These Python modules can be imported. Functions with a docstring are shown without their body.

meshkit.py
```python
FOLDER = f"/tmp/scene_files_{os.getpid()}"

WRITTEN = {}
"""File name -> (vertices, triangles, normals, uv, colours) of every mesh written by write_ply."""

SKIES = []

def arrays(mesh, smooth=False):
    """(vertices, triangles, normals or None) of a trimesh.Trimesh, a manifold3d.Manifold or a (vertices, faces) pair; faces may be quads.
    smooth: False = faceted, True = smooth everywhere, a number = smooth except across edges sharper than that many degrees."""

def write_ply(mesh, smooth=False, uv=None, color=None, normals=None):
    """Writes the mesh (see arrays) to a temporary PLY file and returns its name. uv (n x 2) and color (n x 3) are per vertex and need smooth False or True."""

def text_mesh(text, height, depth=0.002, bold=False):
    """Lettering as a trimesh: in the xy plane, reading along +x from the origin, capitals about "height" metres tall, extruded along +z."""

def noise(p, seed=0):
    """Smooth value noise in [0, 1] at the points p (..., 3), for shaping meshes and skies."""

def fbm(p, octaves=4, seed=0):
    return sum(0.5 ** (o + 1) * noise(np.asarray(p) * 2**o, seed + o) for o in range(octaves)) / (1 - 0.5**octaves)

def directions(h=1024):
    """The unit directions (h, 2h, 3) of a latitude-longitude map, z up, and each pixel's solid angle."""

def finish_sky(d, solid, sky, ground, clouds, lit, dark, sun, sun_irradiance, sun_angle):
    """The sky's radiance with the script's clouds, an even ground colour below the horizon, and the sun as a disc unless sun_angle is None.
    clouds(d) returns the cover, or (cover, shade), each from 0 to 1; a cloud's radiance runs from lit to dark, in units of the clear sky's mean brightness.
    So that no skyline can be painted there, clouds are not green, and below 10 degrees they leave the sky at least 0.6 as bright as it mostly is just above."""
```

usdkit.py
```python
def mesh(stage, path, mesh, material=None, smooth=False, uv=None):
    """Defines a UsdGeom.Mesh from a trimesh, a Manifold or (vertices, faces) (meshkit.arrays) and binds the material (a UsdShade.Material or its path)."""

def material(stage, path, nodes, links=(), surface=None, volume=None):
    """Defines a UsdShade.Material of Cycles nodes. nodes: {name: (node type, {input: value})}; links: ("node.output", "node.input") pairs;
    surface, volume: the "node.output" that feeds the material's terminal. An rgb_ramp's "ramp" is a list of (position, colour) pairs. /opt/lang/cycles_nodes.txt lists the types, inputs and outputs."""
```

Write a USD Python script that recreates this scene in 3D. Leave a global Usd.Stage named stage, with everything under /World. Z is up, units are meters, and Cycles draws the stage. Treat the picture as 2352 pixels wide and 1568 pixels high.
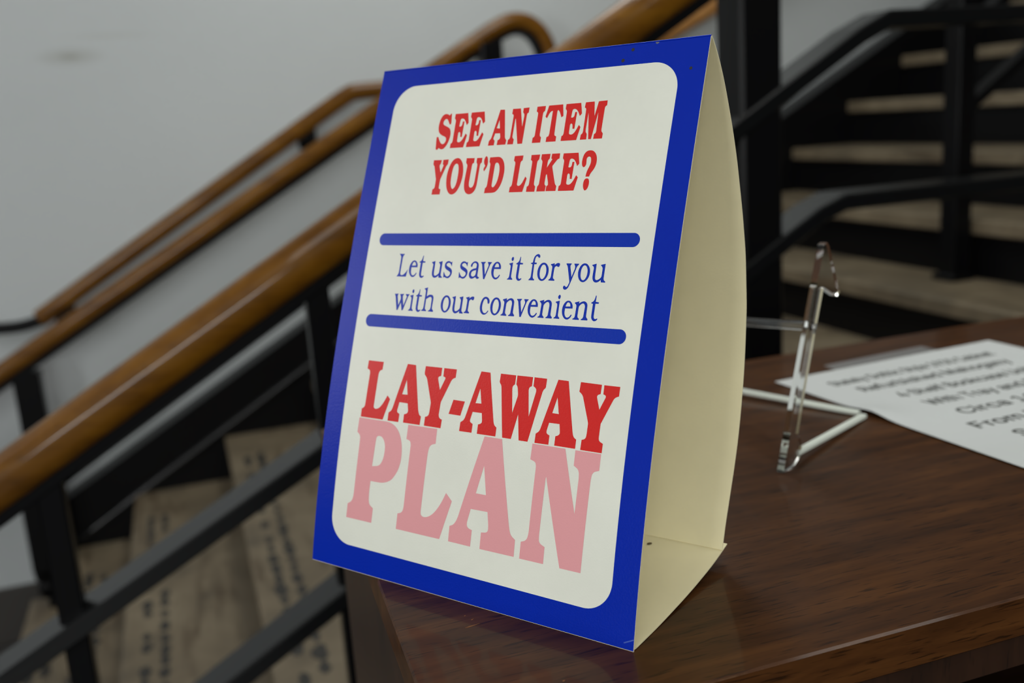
import math, random
import numpy as np
import trimesh
from shapely.geometry import Polygon, box as sbox
from shapely.ops import unary_union
import usdkit, meshkit
from pxr import Usd, UsdGeom, UsdLux, UsdShade, Gf, Sdf

# ------------------------------------------------------------------ stage, camera, lights
stage = Usd.Stage.CreateInMemory()
UsdGeom.SetStageUpAxis(stage, UsdGeom.Tokens.z)
UsdGeom.SetStageMetersPerUnit(stage, 1.0)
world = UsdGeom.Xform.Define(stage, '/World')
stage.SetDefaultPrim(world.GetPrim())
UsdGeom.Scope.Define(stage, '/World/Looks')

# the photographer's eye: 1.57 m above the shop floor, 35 mm lens, tilted 13 degrees down and rolled 4 degrees
EYE = (0.0, 0.0, 1.57)
RIGHT = (0.9424, -0.3276, -0.0668)
DOWN = (-0.1343, -0.1879, -0.9730)
FWD = (0.3062, 0.9259, -0.2211)
cam = UsdGeom.Camera.Define(stage, '/World/camera')
cam.AddTransformOp().Set(Gf.Matrix4d(*RIGHT, 0, *[-v for v in DOWN], 0, *[-v for v in FWD], 0, *EYE, 1))
cam.CreateHorizontalApertureAttr(36.0)
cam.CreateVerticalApertureAttr(24.0)
cam.CreateFocalLengthAttr(34.44)
cam.CreateFStopAttr(5.4)
cam.CreateFocusDistanceAttr(0.535)
cam.CreateClippingRangeAttr(Gf.Vec2f(0.02, 100))
cam.GetExposureAttr().Set(0.0) if cam.GetExposureAttr() else cam.CreateExposureAttr(0.0)


def rect_light(name, loc, aim, w, h, power, color):
    """A lamp of w x h metres at loc, facing the point aim."""
    L = UsdLux.RectLight.Define(stage, '/World/' + name)
    z = np.array(loc, float) - np.array(aim, float); z /= np.linalg.norm(z)
    u = np.array([0, 1.0, 0]) if abs(z[2]) > .9 else np.array([0, 0, 1.0])
    x = np.cross(u, z); x /= np.linalg.norm(x); y = np.cross(z, x)
    L.AddTransformOp().Set(Gf.Matrix4d(*x, 0, *y, 0, *z, 0, *loc, 1))
    L.CreateWidthAttr(w); L.CreateHeightAttr(h)
    L.CreateIntensityAttr(power); L.CreateColorAttr(Gf.Vec3f(*color))
    return L


COOL = (1.0, 1.0, 0.95)
# ceiling fluorescents (out of frame) and the dim shop window behind the photographer
rect_light('side_window', (-3.15, 1.75, 2.55), (0.0, 1.75, 2.55), 1.0, 1.4, 7.0, (1.0, 0.97, 1.0))
rect_light('side_window_001', (-3.15, -1.6, 1.7), (0.0, -0.9, 1.6), 1.5, 1.5, 11.5, (0.98, 1.0, 0.99))
rect_light('ceiling_lamp', (0.9, 2.1, 3.36), (0.9, 2.1, 0), 0.6, 2.0, 6.5, COOL)
rect_light('ceiling_lamp_001', (-0.6, -1.4, 3.36), (-0.6, -1.4, 0), 0.6, 2.4, 4.0, COOL)
rect_light('ceiling_lamp_002', (2.0, -0.8, 3.36), (2.0, -0.8, 0), 0.6, 2.4, 6.5, COOL)
rect_light('window_light', (-0.9, -3.5, 1.85), (0.0, 3.0, 1.7), 2.6, 0.5, 14.5, (0.97, 1.0, 0.99))

# ------------------------------------------------------------------ helpers
used = {}


def numbered(name, parent='/World'):
    k = (parent, name)
    used[k] = used.get(k, -1) + 1
    return name if used[k] == 0 else '%s_%03d' % (name, used[k])


def tag(p, label=None, cat=None, group=None, kind=None):
    prim = p.GetPrim() if hasattr(p, 'GetPrim') else p
    for k, v in (('label', label), ('category', cat), ('group', group), ('kind', kind)):
        if v:
            prim.SetCustomDataByKey(k, v)
    return prim


def obj(name, mesh, mat, parent=None, label=None, smooth=False, kind=None):
    path = str(parent.GetPath()) if parent is not None else '/World'
    org = ORIG.get(path, np.zeros(3))
    if isinstance(mesh, (list,)):
        mesh = trimesh.util.concatenate(mesh)
    if isinstance(mesh, trimesh.Trimesh):
        mesh = mesh.copy(); mesh.apply_translation(-org)
    else:
        mesh = (np.asarray(mesh[0], float) - org, mesh[1])
    full = path + '/' + numbered(name, path)
    m = usdkit.mesh(stage, full, mesh, mat, smooth=smooth)
    ORIG[full] = org
    p = m.GetPrim()
    if label or kind:
        tag(p, label=label, kind=kind)
    return p


ORIG = {}


def thing(name, label, cat, loc=(0, 0, 0), group=None, kind=None):
    full = '/World/' + numbered(name)
    x = UsdGeom.Xform.Define(stage, full)
    x.AddTranslateOp().Set(Gf.Vec3d(*map(float, loc)))
    ORIG[full] = np.array(loc, float)
    return tag(x, label, cat, group, kind)


def bx(x0, x1, y0, y1, z0, z1, c=0.0):
    """A box, its edges chamfered by c."""
    if c <= 0:
        m = trimesh.creation.box((x1 - x0, y1 - y0, z1 - z0))
        m.apply_translation(((x0 + x1) / 2, (y0 + y1) / 2, (z0 + z1) / 2))
        return m
    h = np.array([x1 - x0, y1 - y0, z1 - z0]) / 2
    pts = []
    for s in np.ndindex(2, 2, 2):
        sg = np.array(s) * 2 - 1
        for k in range(3):
            q = h - c; q[k] = h[k]
            pts.append(sg * q)
    m = trimesh.convex.convex_hull(np.array(pts))
    m.apply_translation(((x0 + x1) / 2, (y0 + y1) / 2, (z0 + z1) / 2))
    return m


def extrude(poly, d):
    return trimesh.creation.extrude_polygon(poly, d, engine='earcut')


def xz_plate(pts, y0, y1):
    """A polygon in the x-z plane, extruded from y0 to y1."""
    m = extrude(Polygon(pts), y1 - y0)
    v = m.vertices.copy()
    m.vertices = np.c_[v[:, 0], y1 - v[:, 2], v[:, 1]]
    m.fix_normals()
    return m


def sweep(path, prof, side=(0, 1, 0), close=True):
    """The profile (side, up) swept along the path; closed, with end caps."""
    P = np.asarray(path, float); n = len(P); m = len(prof)
    side = np.asarray(side, float)
    d = np.diff(P, axis=0); d /= np.linalg.norm(d, axis=1)[:, None]
    rings = []
    for i in range(n):
        a = d[max(i - 1, 0)]; b = d[min(i, n - 2)]
        t = a + b; t /= np.linalg.norm(t)
        s = side - (side @ t) * t; s /= np.linalg.norm(s)
        u = np.cross(t, s); u = u if u[2] >= 0 or abs(u[2]) < 1e-6 else u
        k = 1 / max(0.5, float(np.sqrt((1 + a @ b) / 2)))
        rings.append(P[i] + np.outer([q[0] for q in prof], s) + np.outer([q[1] for q in prof], u) * k)
    V = np.vstack(rings); F = []
    for i in range(n - 1):
        for j in range(m):
            a, b = i * m + j, i * m + (j + 1) % m
            F += [(a, b, b + m), (a, b + m, a + m)]
    c0, c1 = len(V), len(V) + 1
    V = np.vstack([V, P[0], P[-1]])
    for j in range(m):
        F += [(c0, (j + 1) % m, j), (c1, (n - 1) * m + j, (n - 1) * m + (j + 1) % m)]
    t = trimesh.Trimesh(V, F, process=False)
    if t.volume < 0:
        t.invert()
    return t


def oval(rx, ry, n=28, p=2.4):
    a = np.linspace(0, 2 * np.pi, n, endpoint=False)
    return [(rx * np.sign(math.cos(t)) * abs(math.cos(t)) ** (2 / p), ry * np.sign(math.sin(t)) * abs(math.sin(t)) ** (2 / p)) for t in a]


def rectp(w, h, c=0.003):
    return [(w - c, -h), (w, -h + c), (w, h - c), (w - c, h), (-w + c, h), (-w, h - c), (-w, -h + c), (-w + c, -h)]


def mat(name, nodes, links, surface='p.BSDF'):
    return usdkit.material(stage, '/World/Looks/' + name, nodes, links, surface=surface)


# ------------------------------------------------------------------ materials
def plain(name, color, rough=0.5, spec=0.5, bump=0.0, bscale=300.0, var=0.0, vscale=6.0, **kw):
    """Plain paint or paper: a colour with faint uneven tone and a fine relief."""
    n = {'g': ('geometry', {}), 'p': ('principled_bsdf', dict(base_color=color, roughness=rough, specular_ior_level=spec, **kw))}
    l = []
    if var:
        n['n'] = ('noise_texture', {'scale': vscale, 'detail': 5.0, 'roughness': 0.6})
        n['r'] = ('rgb_ramp', {'ramp': [(0.3, tuple(c * (1 - var) for c in color)), (0.7, tuple(min(1, c * (1 + var)) for c in color))]})
        l += [('g.position', 'n.vector'), ('n.fac', 'r.fac'), ('r.color', 'p.base_color')]
    if bump:
        n['bn'] = ('noise_texture', {'scale': bscale, 'detail': 3.0})
        n['b'] = ('bump', {'strength': bump, 'distance': 0.001})
        l += [('g.position', 'bn.vector'), ('bn.fac', 'b.height'), ('b.normal', 'p.normal')]
    return mat(name, n, l)


def wood(name, dark, mid, light, scale, rough, coat=0.0, rot=(0, 0, 0), pores=0.5, coat_rough=0.1, extra=None, spec=0.5, pscale=None):
    """Wood with grain along the long axis of scale (its smallest component)."""
    n = {'g': ('geometry', {}),
         'm': ('mapping', {'scale': scale, 'rotation': rot}),
         'n1': ('noise_texture', {'scale': 1.0, 'detail': 6.0, 'roughness': 0.62, 'distortion': 0.6}),
         'r1': ('rgb_ramp', {'ramp': [(0.32, dark), (0.5, mid), (0.68, light)]}),
         'm2': ('mapping', {'scale': pscale or tuple(s * 7 for s in scale), 'rotation': rot}),
         'n2': ('noise_texture', {'scale': 1.0, 'detail': 2.0, 'roughness': 0.5}),
         'r2': ('rgb_ramp', {'ramp': [(0.30, (1 - pores,) * 3), (0.42, (1, 1, 1))]}),
         'mx': ('mix_color', {'blend_type': 'multiply', 'fac': 1.0}),
         'p': ('principled_bsdf', {'roughness': rough, 'coat_weight': coat, 'coat_roughness': coat_rough, 'specular_ior_level': spec})}
    l = [('g.position', 'm.vector'), ('m.vector', 'n1.vector'), ('n1.fac', 'r1.fac'), ('g.position', 'm2.vector'), ('m2.vector', 'n2.vector'),
         ('n2.fac', 'r2.fac'), ('r1.color', 'mx.a'), ('r2.color', 'mx.b'), ('mx.result', 'p.base_color')]
    if extra:
        extra(n, l)
    return mat(name, n, l)


CT = 1.302          # height of the cabinet's top


def edge_wear(n, l):
    """Chipped, paler wood in broken patches along the cabinet top's front and left edges."""
    n['sx'] = ('separate_xyz', {})
    n['ey'] = ('rgb_ramp', {'ramp': [(0.0, (1, 1, 1)), (0.0007 / 0.02, (0, 0, 0)), (1.0, (0, 0, 0))]})
    n['my'] = ('math', {'math_type': 'multiply_add', 'value2': 50.0, 'value3': -0.3720 * 50.0})
    n['wn'] = ('noise_texture', {'scale': 90.0, 'detail': 4.0})
    n['wr'] = ('rgb_ramp', {'ramp': [(0.55, (0, 0, 0)), (0.66, (1, 1, 1))]})
    n['wm'] = ('math', {'math_type': 'multiply'})
    n['mz'] = ('math', {'math_type': 'multiply_add', 'value2': 50.0, 'value3': -(CT - 0.0014) * 50.0})
    n['ez'] = ('rgb_ramp', {'ramp': [(0.0, (0, 0, 0)), (0.02, (1, 1, 1)), (1.0, (1, 1, 1))]})
    n['wz'] = ('math', {'math_type': 'multiply'})
    n['wx'] = ('mix_color', {'blend_type': 'mix', 'b': (0.11, 0.055, 0.022)})
    l.remove(('mx.result', 'p.base_color'))
    l += [('g.position', 'sx.vector'), ('sx.y', 'my.value1'), ('my.value', 'ey.fac'), ('g.position', 'wn.vector'), ('wn.fac', 'wr.fac'),
          ('ey.color', 'wm.value1'), ('wr.color', 'wm.value2'),
          ('sx.z', 'mz.value1'), ('mz.value', 'ez.fac'), ('wm.value', 'wz.value1'), ('ez.color', 'wz.value2'), ('wz.value', 'wx.fac'), ('mx.result', 'wx.a'), ('wx.result', 'p.base_color')]


M = {}
M['mahogany'] = wood('mahogany', (0.034, 0.0120, 0.0032), (0.058, 0.0205, 0.0052), (0.086, 0.032, 0.008), (7, 60, 60), 0.42, 0.2, pores=0.62, coat_rough=0.08, extra=edge_wear, spec=0.12, pscale=(55, 620, 620))
M['mahogany_side'] = wood('mahogany_side', (0.015, 0.0062, 0.003), (0.023, 0.009, 0.004), (0.032, 0.0125, 0.0055), (40, 40, 6), 0.45, 0.2, pores=0.35, coat_rough=0.25, spec=0.35)
M['honey_wood'] = wood('honey_wood', (0.090, 0.034, 0.0020), (0.138, 0.055, 0.0033), (0.185, 0.079, 0.005), (5, 24, 24), 0.4, 0.4, rot=(0, math.radians(30), 0), pores=0.3, coat_rough=0.05, spec=0.15)
M['orange_wood'] = wood('orange_wood', (0.30, 0.135, 0.035), (0.40, 0.19, 0.055), (0.48, 0.24, 0.075), (5, 24, 24), 0.4, 0.2, rot=(0, math.radians(30), 0), pores=0.3, coat_rough=0.2)
M['black_paint'] = plain('black_paint', (0.004, 0.004, 0.0045), rough=0.3, spec=0.13, bump=0.05, bscale=60)
M['black_bar'] = plain('black_bar', (0.005, 0.0055, 0.006), rough=0.22, spec=0.5, bump=0.04, bscale=60)
M['black_gloss'] = plain('black_gloss', (0.004, 0.004, 0.0045), rough=0.3, spec=0.13, bump=0.05, bscale=60)
M['wall_dark'] = plain('wall_dark', (0.06, 0.055, 0.05), rough=0.7, spec=0.2)
M['wall'] = mat('wall_scuffed', {
    'g': ('geometry', {}), 'n': ('noise_texture', {'scale': 1.3, 'detail': 5.0, 'roughness': 0.6}),
    'r': ('rgb_ramp', {'ramp': [(0.3, (0.515, 0.55, 0.555)), (0.7, (0.55, 0.585, 0.59))]}),
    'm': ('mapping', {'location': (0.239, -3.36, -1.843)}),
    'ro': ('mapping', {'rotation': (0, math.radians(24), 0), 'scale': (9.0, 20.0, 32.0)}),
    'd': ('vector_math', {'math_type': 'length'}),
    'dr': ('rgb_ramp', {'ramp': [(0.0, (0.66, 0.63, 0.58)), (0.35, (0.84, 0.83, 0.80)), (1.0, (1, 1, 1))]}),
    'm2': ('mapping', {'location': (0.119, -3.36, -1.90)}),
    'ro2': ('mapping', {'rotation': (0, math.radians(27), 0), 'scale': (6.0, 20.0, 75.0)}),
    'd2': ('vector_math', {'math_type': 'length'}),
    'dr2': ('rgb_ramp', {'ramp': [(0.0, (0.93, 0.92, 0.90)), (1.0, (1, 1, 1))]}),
    'x': ('mix_color', {'blend_type': 'multiply', 'fac': 1.0}), 'x2': ('mix_color', {'blend_type': 'multiply', 'fac': 1.0}),
    'p': ('principled_bsdf', {'roughness': 0.7, 'specular_ior_level': 0.25})},
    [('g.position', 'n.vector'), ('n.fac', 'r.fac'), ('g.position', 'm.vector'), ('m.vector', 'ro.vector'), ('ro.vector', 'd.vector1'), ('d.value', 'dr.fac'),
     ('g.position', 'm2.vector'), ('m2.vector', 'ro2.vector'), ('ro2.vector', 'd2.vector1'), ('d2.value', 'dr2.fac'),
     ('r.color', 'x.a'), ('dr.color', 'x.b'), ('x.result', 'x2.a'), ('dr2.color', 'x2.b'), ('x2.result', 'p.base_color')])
M['bare_wood'] = plain('bare_wood', (0.22, 0.085, 0.02), rough=0.6)
M['crease'] = plain('crease', (0.035, 0.085, 0.42), rough=0.5)
M['ceiling'] = plain('ceiling', (0.6, 0.6, 0.58), rough=0.8, spec=0.2)
M['baseboard'] = plain('baseboard', (0.05, 0.045, 0.04), rough=0.4)
M['card_blue'] = plain('card_blue', (0.0003, 0.0185, 0.345), rough=0.32, spec=0.18, bump=0.10, bscale=900, var=0.02, vscale=40)
M['card_white'] = plain('card_white', (0.70, 0.715, 0.63), rough=0.42, spec=0.45, bump=0.08, bscale=900, var=0.035, vscale=18)
M['card_red'] = plain('card_red', (0.60, 0.017, 0.014), rough=0.36, spec=0.28, bump=0.08, bscale=900)
M['card_pink'] = plain('card_pink', (0.70, 0.31, 0.325), rough=0.42, spec=0.45, bump=0.08, bscale=900)
M['card_ink'] = plain('card_ink', (0.002, 0.028, 0.36), rough=0.34, spec=0.22, bump=0.08, bscale=900)
M['card_board'] = plain('card_board', (0.83, 0.765, 0.51), rough=0.65, spec=0.3, var=0.05, vscale=14, bump=0.08, bscale=700)
M['speck'] = plain('speck', (0.01, 0.01, 0.014), rough=0.6)
M['speck_grey'] = plain('speck_grey', (0.10, 0.11, 0.16), rough=0.6)
M['stain'] = plain('stain', (0.10, 0.07, 0.03), rough=0.8)
M['paper'] = plain('paper', (0.60, 0.63, 0.63), rough=0.6, spec=0.3)
M['paper_ink'] = plain('paper_ink', (0.05, 0.055, 0.05), rough=0.6)
M['acrylic'] = mat('acrylic', {'p': ('principled_bsdf', {'base_color': (0.97, 0.985, 0.975), 'roughness': 0.04, 'ior': 1.49, 'transmission_weight': 1.0})}, [])
M['acrylic_frost'] = mat('acrylic_frost', {'p': ('principled_bsdf', {'base_color': (0.86, 0.93, 0.85), 'roughness': 0.35, 'ior': 1.49, 'transmission_weight': 0.15})}, [])
M['plastic_sheet'] = mat('plastic_sheet', {'p': ('principled_bsdf', {'base_color': (0.75, 0.75, 0.75), 'roughness': 0.25, 'ior': 1.45, 'transmission_weight': 0.85})}, [])
M['card_core'] = plain('card_core', (0.75, 0.74, 0.68), rough=0.6)

# worn marble treads: mottled grey-brown stone with chains of dark pits near each nosing
M['marble'] = mat('marble', {
    'g': ('geometry', {}),
    'n': ('noise_texture', {'scale': 5.0, 'detail': 6.0, 'roughness': 0.6, 'distortion': 0.5}),
    'r': ('rgb_ramp', {'ramp': [(0.30, (0.10, 0.082, 0.055)), (0.5, (0.165, 0.132, 0.085)), (0.70, (0.215, 0.178, 0.118))]}),
    'm': ('mapping', {'scale': (18, 3, 18)}),
    'v': ('noise_texture', {'scale': 1.0, 'detail': 3.0, 'roughness': 0.6}),
    'vr': ('rgb_ramp', {'ramp': [(0.30, (0.55, 0.5, 0.46)), (0.42, (1, 1, 1))]}),
    'x': ('mix_color', {'blend_type': 'multiply', 'fac': 1.0}),
    'p': ('principled_bsdf', {'roughness': 0.45, 'specular_ior_level': 0.4})},
    [('g.position', 'n.vector'), ('n.fac', 'r.fac'), ('g.position', 'm.vector'), ('m.vector', 'v.vector'), ('v.fac', 'vr.fac'),
     ('r.color', 'x.a'), ('vr.color', 'x.b'), ('x.result', 'p.base_color')])
M['stain_dark'] = plain('stain_dark', (0.028, 0.026, 0.022), rough=0.6)
M['floor'] = plain('floor', (0.07, 0.068, 0.065), rough=0.45, var=0.25, vscale=5)

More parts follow.
